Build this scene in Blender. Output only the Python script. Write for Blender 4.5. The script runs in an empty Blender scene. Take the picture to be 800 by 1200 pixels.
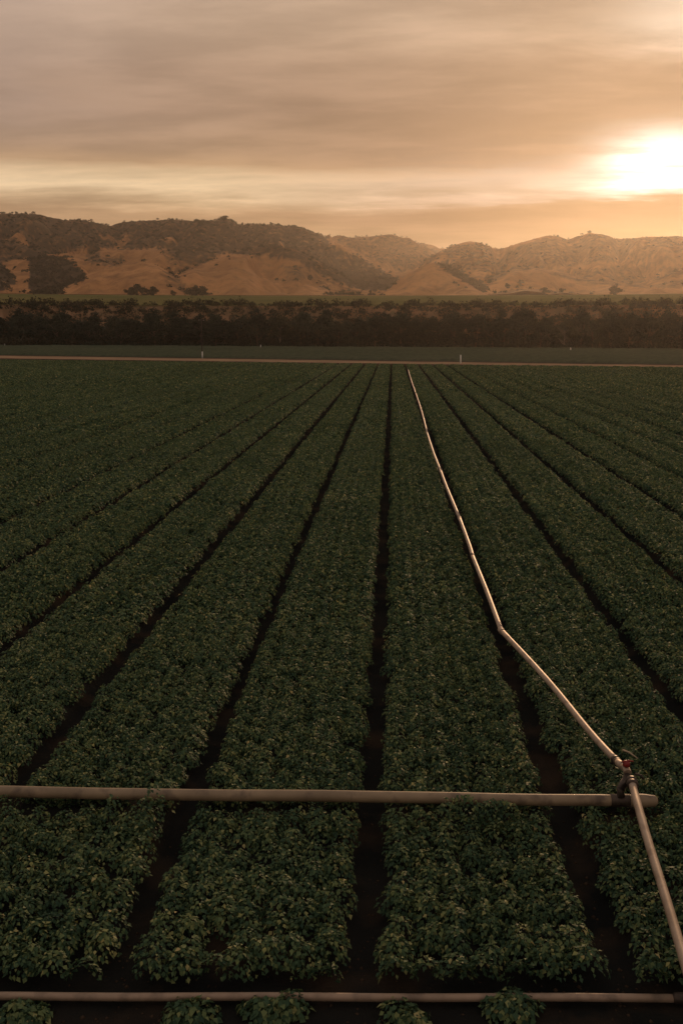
import bpy, math, random
import numpy as np
from mathutils import Vector, Matrix

R = np.random.default_rng(11)
random.seed(5)
SC = bpy.context.scene
COL = SC.collection
PI = math.pi

# ------------------------------------------------------------------ camera
CAM_H = 5.2
PITCH = math.radians(10.34)
YAW = math.radians(2.9)            # the camera looks a little left of the crop rows
cam_d = bpy.data.cameras.new('camera')
cam_d.sensor_fit = 'VERTICAL'; cam_d.sensor_height = 36; cam_d.lens = 35
cam_d.clip_start = 0.1; cam_d.clip_end = 20000
cam = bpy.data.objects.new('camera', cam_d); COL.objects.link(cam)
cam.location = (0, 0, CAM_H)
cam.rotation_euler = (PI/2 - PITCH, 0, YAW)
SC.camera = cam
F = 35/36*1200
Mc = np.array(cam.rotation_euler.to_matrix())
C0 = np.array((0, 0, CAM_H))

def ray(px, py):                    # survey of the photograph: a bearing
    d = Mc @ np.array(((px-400)/F, (600-py)/F, -1.0))
    return d
def at(px, py, z=0.0):              # ... and where that bearing meets level z
    d = ray(px, py); t = (z-CAM_H)/d[2]
    return C0 + d*t
def bearing(px, py):
    d = ray(px, py)
    return math.atan2(d[0], d[1]), d[2]/math.hypot(d[0], d[1])
def project(P):
    q = (P - C0) @ Mc
    return 400 + F*q[:, 0]/-q[:, 2], 600 - F*q[:, 1]/-q[:, 2]

# ------------------------------------------------------------------ noise
def vnoise(x, y, seed=0):
    xi = np.floor(x).astype(np.int64); yi = np.floor(y).astype(np.int64)
    fx = x-xi; fy = y-yi
    def h(a, b):
        n = (a*374761393 + b*668265263 + seed*1442695041) & 0x7fffffff
        n = ((n ^ (n >> 13))*1274126177) & 0x7fffffff
        return ((n ^ (n >> 16)) & 0xffff)/65535.0
    ux = fx*fx*(3-2*fx); uy = fy*fy*(3-2*fy)
    a = h(xi, yi); b = h(xi+1, yi); c = h(xi, yi+1); d = h(xi+1, yi+1)
    return (a*(1-ux)+b*ux)*(1-uy) + (c*(1-ux)+d*ux)*uy
def fbm(x, y, o=4, seed=0):
    s = 0; a = .5; t = 0
    for i in range(o):
        s = s + a*vnoise(x*2**i, y*2**i, seed+i*17); t += a; a *= .5
    return s/t

# ------------------------------------------------------------------ helpers
def mesh_obj(name, V, faces, mat, parent=None, attrs=None, smooth=False):
    V = np.asarray(V, np.float32); faces = np.asarray(faces, np.int32)
    me = bpy.data.meshes.new(name)
    me.vertices.add(len(V)); me.vertices.foreach_set('co', V.ravel())
    n, k = faces.shape
    me.loops.add(n*k); me.loops.foreach_set('vertex_index', faces.ravel())
    me.polygons.add(n)
    me.polygons.foreach_set('loop_start', np.arange(0, n*k, k, dtype=np.int32))
    if smooth: me.polygons.foreach_set('use_smooth', np.ones(n, bool))
    for an, av in (attrs or {}).items():
        a = me.attributes.new(an, 'FLOAT', 'POINT'); a.data.foreach_set('value', np.asarray(av, np.float32))
    me.update(calc_edges=True)
    me.materials.append(mat)
    o = bpy.data.objects.new(name, me); COL.objects.link(o)
    if parent: o.parent = parent
    return o
def tag(o, label=None, cat=None, group=None, kind=None):
    if label: o['label'] = label
    if cat: o['category'] = cat
    if group: o['group'] = group
    if kind: o['kind'] = kind
    return o
def empty(name, loc=(0, 0, 0), rz=0):
    o = bpy.data.objects.new(name, None); o.empty_display_size = .1
    COL.objects.link(o); o.location = loc; o.rotation_euler = (0, 0, rz); return o
def copy_tree(o, parent=None):
    c = o.copy(); COL.objects.link(c); c.parent = parent
    for ch in list(o.children): copy_tree(ch, c)
    return c
def grid_faces(nu, nv):             # index = i*nv + j
    i, j = np.meshgrid(np.arange(nu-1), np.arange(nv-1), indexing='ij')
    a = (i*nv+j).ravel()
    return np.stack([a, a+nv, a+nv+1, a+1], 1)
def tube(pts, rad, n=14, caps=True):
    pts = np.asarray(pts, float); m = len(pts)
    rad = np.broadcast_to(np.asarray(rad, float), (m,))
    V = []
    for i in range(m):
        t = pts[min(i+1, m-1)] - pts[max(i-1, 0)]; t /= np.linalg.norm(t)
        up = np.array((0, 0, 1.)) if abs(t[2]) < .9 else np.array((1., 0, 0))
        s = np.cross(t, up); s /= np.linalg.norm(s); u = np.cross(s, t)
        a = np.arange(n)*2*PI/n
        V.append(pts[i] + rad[i]*(np.cos(a)[:, None]*s + np.sin(a)[:, None]*u))
    V = np.concatenate(V); Fc = []
    for i in range(m-1):
        for j in range(n):
            k = (j+1) % n
            Fc.append((i*n+j, i*n+k, (i+1)*n+k, (i+1)*n+j))
    if caps:
        for i, fl in ((0, 1), (m-1, 0)):
            c = len(V); V = np.vstack([V, pts[i][None]])
            for j in range(n):
                k = (j+1) % n
                q = (i*n+k, i*n+j, c, c) if fl else (i*n+j, i*n+k, c, c)
                Fc.append(q)
    return V, Fc
def build_tube(name, pts, rad, mat, parent=None, n=14):
    V, Fc = tube(pts, rad, n)
    me = bpy.data.meshes.new(name)
    Fc = [tuple(f[:3]) if f[2] == f[3] else tuple(f) for f in Fc]
    me.from_pydata([tuple(v) for v in V], [], Fc); me.update()
    for p in me.polygons: p.use_smooth = len(p.vertices) == 4
    me.materials.append(mat)
    o = bpy.data.objects.new(name, me); COL.objects.link(o)
    if parent: o.parent = parent
    return o
def sm(t): t = np.clip(t, 0, 1); return t*t*(3-2*t)

# ------------------------------------------------------------------ materials
class MT:
    def __init__(s, name):
        s.m = bpy.data.materials.new(name); s.m.use_nodes = True
        s.t = s.m.node_tree; s.t.nodes.clear()
        s.out = s.t.nodes.new('ShaderNodeOutputMaterial')
    def n(s, typ, **kw):
        x = s.t.nodes.new(typ)
        for k, v in kw.items(): setattr(x, k, v)
        return x
    def l(s, a, b): s.t.links.new(a, b)
def noise_mix(M, vec, scale, c0, c1, lo=.35, hi=.65, detail=5, fac_extra=None):
    n = M.n('ShaderNodeTexNoise'); n.inputs['Scale'].default_value = scale; n.inputs['Detail'].default_value = detail
    M.l(vec, n.inputs['Vector'])
    r = M.n('ShaderNodeMapRange'); r.inputs[1].default_value = lo; r.inputs[2].default_value = hi
    M.l(n.outputs['Fac'], r.inputs[0])
    mx = M.n('ShaderNodeMix', data_type='RGBA')
    M.l(r.outputs[0], mx.inputs[0])
    for idx, c in ((6, c0), (7, c1)):
        if isinstance(c, tuple): mx.inputs[idx].default_value = (*c, 1)
        else: M.l(c, mx.inputs[idx])
    return mx.outputs[2], n
def surface(name, c0, c1, scale, rough=.85, metal=0, bump=0, bscale=None, c2=None, scale2=None, spec=.3):
    M = MT(name)
    tc = M.n('ShaderNodeTexCoord')
    col, nz = noise_mix(M, tc.outputs['Object'], scale, c0, c1)
    if c2: col, _ = noise_mix(M, tc.outputs['Object'], scale2, col, c2, .5, .7)
    b = M.n('ShaderNodeBsdfPrincipled')
    M.l(col, b.inputs['Base Color'])
    b.inputs['Roughness'].default_value = rough; b.inputs['Metallic'].default_value = metal
    b.inputs['Specular IOR Level'].default_value = spec
    if bump:
        n2 = M.n('ShaderNodeTexNoise'); n2.inputs['Scale'].default_value = bscale or scale*3; n2.inputs['Detail'].default_value = 8
        M.l(tc.outputs['Object'], n2.inputs['Vector'])
        bp = M.n('ShaderNodeBump'); bp.inputs['Strength'].default_value = .8; bp.inputs['Distance'].default_value = bump
        M.l(n2.outputs['Fac'], bp.inputs['Height']); M.l(bp.outputs['Normal'], b.inputs['Normal'])
    M.l(b.outputs[0], M.out.inputs[0])
    return M.m
def leaf_material(name, ramp, transl=.3, rough=.5, spec=.35, fieldscale=0, fieldcol=None):
    M = MT(name)
    a = M.n('ShaderNodeAttribute'); a.attribute_name = 'tint'
    cr = M.n('ShaderNodeValToRGB')
    el = cr.color_ramp.elements
    while len(el) < len(ramp): el.new(.5)
    for e, (p, c) in zip(el, ramp): e.position = p; e.color = (*c, 1)
    M.l(a.outputs['Fac'], cr.inputs[0])
    col = cr.outputs[0]
    if fieldscale:
        g = M.n('ShaderNodeNewGeometry')
        n = M.n('ShaderNodeTexNoise'); n.inputs['Scale'].default_value = fieldscale; n.inputs['Detail'].default_value = 4
        M.l(g.outputs['Position'], n.inputs['Vector'])
        r = M.n('ShaderNodeMapRange'); r.inputs[1].default_value = .38; r.inputs[2].default_value = .66
        M.l(n.outputs['Fac'], r.inputs[0])
        mm = M.n('ShaderNodeMath', operation='MULTIPLY'); mm.inputs[1].default_value = .5
        M.l(r.outputs[0], mm.inputs[0])
        mx = M.n('ShaderNodeMix', data_type='RGBA', blend_type='MULTIPLY')
        M.l(mm.outputs[0], mx.inputs[0]); M.l(col, mx.inputs[6]); mx.inputs[7].default_value = (*fieldcol, 1)
        col = mx.outputs[2]
    b = M.n('ShaderNodeBsdfPrincipled'); M.l(col, b.inputs['Base Color'])
    b.inputs['Roughness'].default_value = rough; b.inputs['Specular IOR Level'].default_value = spec
    t = M.n('ShaderNodeBsdfTranslucent'); M.l(col, t.inputs['Color'])
    mix = M.n('ShaderNodeMixShader'); mix.inputs[0].default_value = transl
    M.l(b.outputs[0], mix.inputs[1]); M.l(t.outputs[0], mix.inputs[2])
    M.l(mix.outputs[0], M.out.inputs[0])
    return M.m

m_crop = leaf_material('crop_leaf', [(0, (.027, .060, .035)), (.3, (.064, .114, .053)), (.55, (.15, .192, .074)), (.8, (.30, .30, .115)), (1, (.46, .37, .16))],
                       .28, .65, .18, .07, (.60, .66, .66))  # yellow-olive stops put leaf highlights into the colour
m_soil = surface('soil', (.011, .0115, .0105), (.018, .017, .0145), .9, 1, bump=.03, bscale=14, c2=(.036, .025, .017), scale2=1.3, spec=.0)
m_road = surface('dirt_road', (.30, .20, .125), (.22, .15, .095), .12, 1, spec=0)
m_bank = surface('bare_bank', (.040, .030, .022), (.06, .042, .03), .3, 1, spec=0)
m_ground = surface('ground', (.05, .05, .028), (.09, .07, .04), .02, 1, spec=0)
m_farcrop = leaf_material('far_crop', [(0, (.046, .056, .036)), (1, (.075, .085, .052))], .0, 1, .0, .03, (.75, .8, .75))
m_terrace = surface('terrace_field', (.105, .100, .038), (.15, .125, .05), .006, .9, c2=(.085, .09, .036), scale2=.03, spec=0)
m_bark = surface('bark', (.07, .05, .035), (.12, .09, .065), 1.5, .9)
m_palebark = surface('pale_bark', (.20, .17, .135), (.13, .11, .085), .8, .85)
m_tree = leaf_material('tree_leaf', [(0, (.014, .024, .016)), (.6, (.022, .032, .020)), (1, (.034, .042, .025))], .12, .7, .15)
m_tree2 = leaf_material('willow_leaf', [(0, (.024, .030, .017)), (.6, (.038, .042, .022)), (1, (.055, .055, .03))], .12, .7, .15)
m_scrub = leaf_material('scrub_leaf', [(0, (.019, .024, .014)), (.5, (.030, .031, .018)), (1, (.058, .045, .026))], .1, .8, .1)
m_oak = leaf_material('oak_leaf', [(0, (.022, .022, .013)), (.6, (.036, .032, .018)), (1, (.055, .044, .025))], .1, .8, .1)
m_pipe = surface('aluminium_pipe', (.42, .32, .23), (.33, .245, .17), 3.0, .55, .4, c2=(.24, .165, .11), scale2=6, spec=.5)
m_main = surface('dusty_main_pipe', (.30, .215, .125), (.20, .142, .082), 2.2, .6, .12, c2=(.115, .078, .05), scale2=5, spec=.5)
m_bottom = surface('dusty_small_pipe', (.36, .25, .165), (.25, .175, .115), 2.2, .58, .2, c2=(.15, .105, .07), scale2=5, spec=.5)
m_steel = surface('dark_steel', (.05, .038, .03), (.09, .065, .048), 8, .5, .6)
m_red = surface('red_plastic', (.24, .02, .015), (.17, .016, .012), 20, .4)
m_white = surface('white_plastic', (.75, .72, .68), (.62, .58, .53), 6, .5)
m_pole = surface('pole_wood', (.05, .04, .032), (.075, .06, .048), 3, .9)
m_stalk = surface('dry_stalk', (.42, .32, .2), (.34, .25, .16), 10, .9)

# ------------------------------------------------------------------ leaves
def leaves(P, N, D, L, W, fold=.25, droop=.15, shape5=True):
    """P centres, N normals, D pointing directions -> folded leaf blades (5 verts, 2 quads)"""
    N = N/np.linalg.norm(N, axis=1, keepdims=True)
    D = D - N*(D*N).sum(1, keepdims=True); D /= np.linalg.norm(D, axis=1, keepdims=True)+1e-9
    S = np.cross(N, D)
    L = L[:, None]; W = W[:, None]
    base = P - D*L*.5
    lft = P - S*W*.5 + N*W*fold - D*L*.08
    rgt = P + S*W*.5 + N*W*fold - D*L*.08
    mid = P - N*W*.05
    tip = P + D*L*.5 - N*L*droop
    V = np.stack([base, lft, rgt, mid, tip], 1).reshape(-1, 3)
    i = np.arange(len(P))*5
    Fq = np.concatenate([np.stack([i, i+3, i+4, i+1], 1), np.stack([i, i+2, i+4, i+3], 1)])
    return V, Fq
def rnd_unit(n):
    v = R.normal(size=(n, 3)); return v/np.linalg.norm(v, axis=1, keepdims=True)

# ------------------------------------------------------------------ crop rows
ROW = 2.0
FURROW0 = at(458, 560, .3)[0]*0 - .16      # the dark furrow straight ahead
Y0 = 7.06                                  # where the rows begin, by the near pipe
Lrow = 140.0
mainL, mainR = at(0, 928, .40), at(760, 938.5, .40)
Z_SOIL = .13
def plants_to_leaves(px, py, rad, hgt, nl, size, z0):
    n = len(px); idx = np.repeat(np.arange(n), nl)
    m = len(idx)
    phi = R.uniform(0, 2*PI, m); al = np.arccos(1-R.uniform(0, 1, m)*.93)
    rr = rad[idx]*(.55+.5*R.uniform(0, 1, m)**.5)
    hh = hgt[idx]*(.55+.5*R.uniform(0, 1, m)**.5)
    P = np.stack([px[idx]+rr*np.sin(al)*np.cos(phi), py[idx]+rr*np.sin(al)*np.sin(phi), z0+hh*np.cos(al)], 1)
    Dn = np.stack([np.sin(al)*np.cos(phi), np.sin(al)*np.sin(phi), np.cos(al)+.35], 1)
    N = Dn*.9 + rnd_unit(m)*.62 + np.array((0, 0, .25))
    D = np.stack([np.cos(phi), np.sin(phi), -.25*np.ones(m)], 1) + rnd_unit(m)*.5
    L = size[idx]*R.uniform(.65, 1.3, m); W = L*R.uniform(.6, .85, m)
    V, Fq = leaves(P, N, D, L, W, R.uniform(.05, .35), .16)
    tint = np.clip(R.beta(1.5, 2.9, m)*.85 + (hh/hgt[idx]-.8)*.5 + (R.uniform(0, 1, m) > .985)*.5 + R.normal(0, .06, n)[idx], 0, 1)  # deep leaves darker, top leaves lighter: shade and highlights put into the tint
    return V, Fq, np.repeat(tint, 5)
def crop_mesh(seed):
    zones = [(0, 9, 4.6, 7, 165, .043, .172), (9, 20, 4.0, 7, 92, .058, .18), (20, 38, 3.6, 7, 62, .076, .185), (38, 75, 2.6, 6, 44, .112, .22), (75, Lrow, 1.9, 5, 30, .17, .26)]
    Vs, Fs, Ts = [], [], []; off = 0
    gap = R.uniform(-.04, .04)
    for (a, b, dens, nline, nl, size, rad) in zones:
        ys = np.arange(a, b, 1/dens)
        hw = .912 - rad*1.05 - size*.45
        for ln in np.linspace(-hw, hw, nline):
            y = ys + R.uniform(-.12, .12, len(ys)) + (R.uniform(-.12, .16) if a == 0 else 0); x = ln + R.normal(0, .035, len(ys)) + gap
            big = fbm(x*.9+seed*7, y*.6+seed*31, 3, seed)
            h = (.20 + .06*big)*R.uniform(.88, 1.12, len(ys)); r = rad*(.80+.36*big)*R.uniform(.88, 1.12, len(ys))
            keep = R.uniform(0, 1, len(ys)) > .004
            y, x, h, r = y[keep], x[keep], h[keep], r[keep]
            # the main pipe has pressed the plants down where it lies
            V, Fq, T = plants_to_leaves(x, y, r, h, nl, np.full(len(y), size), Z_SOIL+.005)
            Vs.append(V); Fs.append(Fq+off); Ts.append(T); off += len(V)
    V = np.concatenate(Vs); Fq = np.concatenate(Fs); T = np.concatenate(Ts)
    V[:, 2] = np.maximum(V[:, 2], Z_SOIL-.1)
    return V, Fq, T
variants = []
ymid = (mainL[1]+mainR[1])/2
for s in range(6):
    V, Fq, T = crop_mesh(s)
    variants.append((V, Fq, T))
endA, endB = at(0, 423.5), at(800, 433)
def end_y(x):
    return endA[1] + (x-endA[0])*(endB[1]-endA[1])/(endB[0]-endA[0])
ORD = ['', 'second', 'third', 'fourth', 'fifth', 'sixth', 'seventh', 'eighth', 'ninth', 'tenth', 'eleventh', 'twelfth']
row_meshes = {}
def row_object(k):
    x = FURROW0 + ROW*k + 1.0
    sy = (end_y(x)-Y0)/Lrow
    near = -3 <= k <= 4
    v = k % 6
    if near:                                   # these rows meet the pipes: foliage pressed down under them
        V, Fq, T = variants[v]
        V = V.copy(); V[:, 1] *= sy
        if k in (0, -2):                       # a few taller plants lean over the main pipe from the near side
            w5 = V.reshape(-1, 5, 3); cc5 = w5.mean(1); dy = (mainL[1]+mainR[1])/2 - .24 - (cc5[:, 1]+Y0)
            lift = np.exp(-(dy/.17)**2)*np.clip(fbm(cc5[:, 0]*2.2+k+3.3, cc5[:, 1]*0+.5, 2, 3)*2.6-.7, 0, 1)*.42*np.clip(cc5[:, 2]/.3, 0, 1)
            w5[:, :, 2] += lift[:, None]
        c = V.reshape(-1, 5, 3).mean(1)
        wx = c[:, 0]+x; wy = c[:, 1]+Y0
        yp = mainL[1]+(wx-mainL[0])*(mainR[1]-mainL[1])/(mainR[0]-mainL[0])
        kill = (np.abs(wy-yp) < .13) & (c[:, 2] > .17) & (wx < mainR[0]+.15)
        for seg in LATERAL_CLEAR:
            a, b = seg
            d = b[:2]-a[:2]; L2 = d@d
            tt = np.clip(((wx-a[0])*d[0]+(wy-a[1])*d[1])/L2, 0, 1)
            dist = np.hypot(wx-a[0]-tt*d[0], wy-a[1]-tt*d[1])
            kill |= (dist < .09) & (c[:, 2] > a[2]+tt*(b[2]-a[2])-.09)
        keep = ~kill; ki = np.where(keep)[0]
        V = V.reshape(-1, 5, 3)[keep].reshape(-1, 3); T = T.reshape(-1, 5)[keep].ravel()
        i = np.arange(len(ki))*5
        Fq = np.concatenate([np.stack([i, i+3, i+4, i+1], 1), np.stack([i, i+2, i+4, i+3], 1)])
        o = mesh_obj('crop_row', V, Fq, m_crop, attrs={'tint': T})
        o.location = (x, Y0, 0)
    else:
        if v not in row_meshes:
            V, Fq, T = variants[v]
            o = mesh_obj('crop_row', V, Fq, m_crop, attrs={'tint': T}); row_meshes[v] = o.data
        else:
            o = bpy.data.objects.new('crop_row', row_meshes[v]); COL.objects.link(o)
        o.location = (x, Y0, 0); o.scale = (1 if (k//6) % 2 else -1, sy, 1)
    g = 'crop rows planted across the field'
    if k == 0: lab = 'row of leafy green crop directly left of the long pipe, between two furrows'
    elif k == 1: lab = 'row of leafy green crop directly right of the long pipe, crossed by its near bend'
    elif 0 < -k < len(ORD): lab = f'leafy green crop row, {ORD[-k]} row to the left of the long pipe'
    elif 1 < k <= len(ORD): lab = f'leafy green crop row, {ORD[k-1]} row to the right of the long pipe'
    elif k < 0: lab = 'far left crop row whose furrows blur together toward the road'; g = 'far left crop rows'
    else: lab = 'far right crop row whose furrows blur together in the sunlit haze'; g = 'far right crop rows'
    tag(o, lab, 'crop row', g, 'thing')
    return o

# ------------------------------------------------------------------ the lateral pipe course
lat_px = [(730, 899, .60), (722, 892, .53), (690, 857, .49), (640, 796, .47), (587, 739, .46), (570, 693, .44), (553, 651, .44), (550, 640, .44), (538, 607, .44), (523, 571, .44),
          (516, 552, .44), (507, 529, .44), (500, 507, .44), (494, 483, .44), (487, 461, .44), (482, 447, .44), (478, 433.5, .44)]
LAT = [at(*p) for p in lat_px]
# smooth curve through them
def catmull(pts, n=5):
    pts = [np.array(p) for p in pts]; out = []
    for i in range(len(pts)-1):
        p0 = pts[max(i-1, 0)]; p1 = pts[i]; p2 = pts[i+1]; p3 = pts[min(i+2, len(pts)-1)]
        for j in range(n):
            t = j/n
            out.append(.5*((2*p1)+(-p0+p2)*t+(2*p0-5*p1+4*p2-p3)*t*t+(-p0+3*p1-3*p2+p3)*t**3))
    out.append(pts[-1]); return out
front_px = [(739, 914, .60), (748, 948, .60), (760, 990, .55), (780, 1054, .50), (803, 1132, .46), (822, 1200, .42), (845, 1290, .38)]
FRONT = [at(*p) for p in front_px]
LATERAL_CLEAR = [(LAT[i], LAT[i+1]) for i in range(len(LAT)-1)] + [(FRONT[i], FRONT[i+1]) for i in range(len(FRONT)-1)]

_bl, _br = at(0, 1167.5, .10), at(792, 1169.5, .10)
_bd = (_br-_bl)/np.linalg.norm(_br-_bl)
for _o in (.02, -.10, -.20, -.32): LATERAL_CLEAR.append((_bl-_bd*3+np.array((0, _o, .02)), _br+_bd*.6+np.array((0, _o, .02))))   # bare strip where the near pipe lies

for k in range(-37, 23): row_object(k)

# ------------------------------------------------------------------ pipes
def coupling(P, d, rad, parent, mat, length=.16):
    d = d/np.linalg.norm(d)
    a = [-.5, -.42, -.40, -.12, -.10, .10, .12, .40, .42, .5]
    r = [.6, 1.06, 1.22, 1.22, 1.1, 1.1, 1.22, 1.22, 1.06, .6]
    return build_tube('coupling', [P+d*x*length for x in a], [rad*q for q in r], mat, parent, 16)
PR = .040
lat = empty('irrigation_pipe', tuple(LAT[0]))
tag(lat, 'long pale aluminium pipe with a red valve cap, running up the field to the road', 'irrigation pipe')
def rel(o, root): o.parent = root; o.matrix_parent_inverse = Matrix.Translation(-root.location)
# pieces between the visible bends, each straight-ish length with a coupling at its end
breaks = [0, 1, 4, 6, 8, 10, 12, 14, 16]
for a, b in zip(breaks[:-1], breaks[1:]):
    seg = catmull(LAT[a:b+1], 4) if b-a > 1 else [LAT[a], LAT[b]]
    o = build_tube('pipe_length', seg, PR, m_pipe); rel(o, lat)
for b in breaks[1:-1]:
    d = LAT[b+1]-LAT[b-1] if b < len(LAT)-1 else LAT[b]-LAT[b-1]
    o = coupling(LAT[b], d, PR, None, m_steel if b in (1, 6) else m_pipe); rel(o, lat)
J = at(735, 906, .62)
o = build_tube('elbow', catmull([LAT[0], (LAT[0]+J)/2+np.array((0, 0, .02)), J], 5), PR*1.02, m_pipe); rel(o, lat)
cap = build_tube('valve_cap', [J+np.array((-.005, .06, .05+z)) for z in (0, .012, .03, .055, .06)], [.034, .040, .038, .032, .012], m_red, None, 18); rel(cap, lat)
o = build_tube('valve_lever', [J+np.array((-.06, .05, .10)), J+np.array((.02, .06, .112)), J+np.array((.07, .065, .105))], [.008, .011, .007], m_red, None, 8); rel(o, cap)
# short pipe in front
fr = empty('irrigation_pipe', tuple(FRONT[0]))
tag(fr, 'short pale pipe crossing over the end of the thick dusty main pipe', 'irrigation pipe')
fc = catmull(FRONT, 4)
o = build_tube('pipe_length', fc, PR, m_pipe); rel(o, fr)
o = coupling(FRONT[0]+(FRONT[1]-FRONT[0])*.12, FRONT[1]-FRONT[0], PR*1.25, None, m_steel, .14); rel(o, fr)
o = build_tube('latch', [FRONT[0]+np.array((.03, 0, .07)), FRONT[0]+np.array((.10, -.01, .055)), FRONT[0]+np.array((.12, -.03, .02))], .014, m_steel, None, 8); rel(o, fr)
# main
MRAD = .060
dm = (mainR-mainL)/np.linalg.norm(mainR-mainL)
mL = mainL - dm*5
mp = empty('main_pipe', tuple(mainR))
tag(mp, 'thick dusty brown pipe lying across the crop rows, its end under the short pipe', 'main pipe')
n = 26; ts = np.linspace(0, 1, n)
pts = [mL+(mainR-dm*.12-mL)*t + np.array((0, 0, .005*math.sin(t*19)+.002*math.sin(t*47))) for t in ts]
o = build_tube('pipe_length', pts, MRAD, m_main, None, 24); rel(o, mp)
E0 = mainR
o = build_tube('end_cap', [E0-dm*.18, E0-dm*.16, E0-dm*.05, E0, E0+dm*.06, E0+dm*.085], [MRAD*1.02, MRAD*1.16, MRAD*1.16, MRAD*1.05, MRAD*.95, MRAD*.5], m_main, None, 24); rel(o, mp)
# hydrant riser under the valve
hb = mainR - dm*.30
o = build_tube('riser', [hb+np.array((0, 0, .05)), hb+np.array((0, 0, .12)), np.array((J[0], J[1], J[2]-.03))], [.055, .045, .04], m_steel, None, 16); rel(o, mp)
o = build_tube('clamp_band', [hb-dm*.10, hb-dm*.099, hb+dm*.099, hb+dm*.10], [MRAD*.9, MRAD*1.09, MRAD*1.09, MRAD*.9], m_steel, None, 24); rel(o, mp)
# near small pipe
bL, bR = at(0, 1167.5, .10), at(792, 1169.5, .10)
db = (bR-bL)/np.linalg.norm(bR-bL)
bp = empty('near_pipe', tuple(bR))
tag(bp, 'thin dusty pipe on bare soil at the near end of the crop rows', 'irrigation pipe')
BR = .031
pts = [bL-db*3+(bR-bL+db*3)*t+np.array((0, 0, .004*math.sin(t*23))) for t in np.linspace(0, 1, 22)]
o = build_tube('pipe_length', pts, BR, m_bottom, None, 20); rel(o, bp)
o = build_tube('coupling', [bR-db*.03, bR-db*.01, bR+db*.12, bR+db*.14, bR+db*.30, bR+db*.33], [BR, BR*1.35, BR*1.35, BR*1.1, BR*1.1, BR*.5], m_steel, None, 20); rel(o, bp)

# stalk beside the valve
a, b = at(729, 879, .50), at(747, 889, .46)
o = build_tube('dry_stalk', [a, (a*.6+b*.4)+np.array((0, 0, .015)), b], [.012, .011, .006], m_stalk, None, 7)
tag(o, 'thin pale dry stalk lying on the crop behind the red valve cap', 'stalk')

# stray plants by the near pipe
def stray(px, py, size, label, seed):
    P = at(px, py, .06)
    cl = int(4+size*14)
    x = P[0]+R.uniform(-1, 1, cl)*size*.5; y = P[1]+R.uniform(-1, 1, cl)*size*.3
    V, Fq, T = plants_to_leaves(x-P[0], y-P[1], np.full(cl, .16)*R.uniform(.8, 1.2, cl), R.uniform(.07, .15, cl), 85, np.full(cl, .055), 0.0)
    V[:, 2] = np.maximum(V[:, 2], .0)
    o = mesh_obj('stray_plant', V, Fq, m_crop, attrs={'tint': T}); o.location = (P[0], P[1], .04)
    tag(o, label, 'plant', 'stray plants by the near pipe')
stray(26, 1192, .18, 'leafy green plant in front of the near pipe at the lower left corner', 1)
stray(222, 1193, .16, 'leafy plant in front of the near pipe below the left furrow', 2)
stray(322, 1180, .26, 'leafy plant leaning over the near pipe left of the central furrow', 3)
stray(598, 1182, .22, 'leafy plant in front of the near pipe below the row left of the long pipe', 4)
stray(480, 1196, .2, 'leafy plant at the bottom edge just right of the central furrow', 5)

# ------------------------------------------------------------------ soil, road, flats
def sheet_grid(name, xs, ys, zf, mat, kind='structure', smooth=True, clipf=None):
    X, Y = np.meshgrid(xs, ys, indexing='ij')
    Z = zf(X, Y)
    o = mesh_obj(name, np.stack([X, Y, Z], -1).reshape(-1, 3), grid_faces(len(xs), len(ys)), mat, smooth=smooth)
    tag(o, kind=kind); return o
def soil_z(X, Y):
    u = ((X-FURROW0) % ROW)
    d = np.minimum(u, ROW-u)                 # distance from the furrow line
    bed = sm((d-.10)/.16)
    inside = sm((Y-(Y0+.30))/.35)*sm((end_y(X)-Y)/.5+1)
    clods = (fbm(X*3.1, Y*3.1, 3, 5)-.5)*.05*np.clip((40-Y)/30, .2, 1)
    return .012 + Z_SOIL*bed*inside + clods*.4 + .022
xs = np.arange(-84, 52, .1); ys = np.concatenate([np.arange(3, 20, .12), np.arange(20, 200, 1.2)])
xs_near = np.arange(-10, 10, .08)
Xs = np.concatenate([np.arange(-84, -10, .125), xs_near, np.arange(10, 52, .125)])
# the sheet follows the slanting end of the field
def field_soil():
    T = np.concatenate([np.linspace(0, .1, 120)[:-1], np.linspace(.1, 1, 110)])
    X = np.repeat(Xs[:, None], len(T), 1)
    Ye = end_y(Xs)+.4
    Y = 2.0 + (Ye[:, None]-2.0)*T[None, :]
    Z = soil_z(X, Y)
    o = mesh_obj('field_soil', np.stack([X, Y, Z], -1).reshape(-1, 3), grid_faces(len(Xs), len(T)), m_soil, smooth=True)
    tag(o, kind='structure')
field_soil()

nc = 900
kx = FURROW0 + ROW*R.integers(-3, 4, nc) + R.normal(0, .09, nc); ky = 6.4+R.exponential(4.0, nc)
kx2 = R.uniform(-3.2, 4.2, nc); kx = np.where(R.uniform(0, 1, nc) < .35, kx2, kx); ky = np.where(kx == kx2, R.uniform(6.2, 7.4, nc), ky)
kk = R.uniform(.008, .03, nc)*R.uniform(.5, 1, nc)
oct_ = np.array([(1, 0, 0), (0, 1, 0), (-1, 0, 0), (0, -1, 0), (0, 0, .7), (0, 0, -.7)], float)
of = np.array([(0, 1, 4), (1, 2, 4), (2, 3, 4), (3, 0, 4), (1, 0, 5), (2, 1, 5), (3, 2, 5), (0, 3, 5)])
kz = soil_z(kx, ky)
Vc = (oct_[None]*R.uniform(.6, 1.4, (nc, 6, 3))*kk[:, None, None] + np.stack([kx, ky, kz], 1)[:, None]).reshape(-1, 3)
Fc = (of[None]+(np.arange(nc)*6)[:, None, None]).reshape(-1, 3)
o = mesh_obj('soil_clods', Vc, Fc, surface('clod', (.03, .022, .016), (.06, .04, .026), 4, 1, spec=0))
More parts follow.
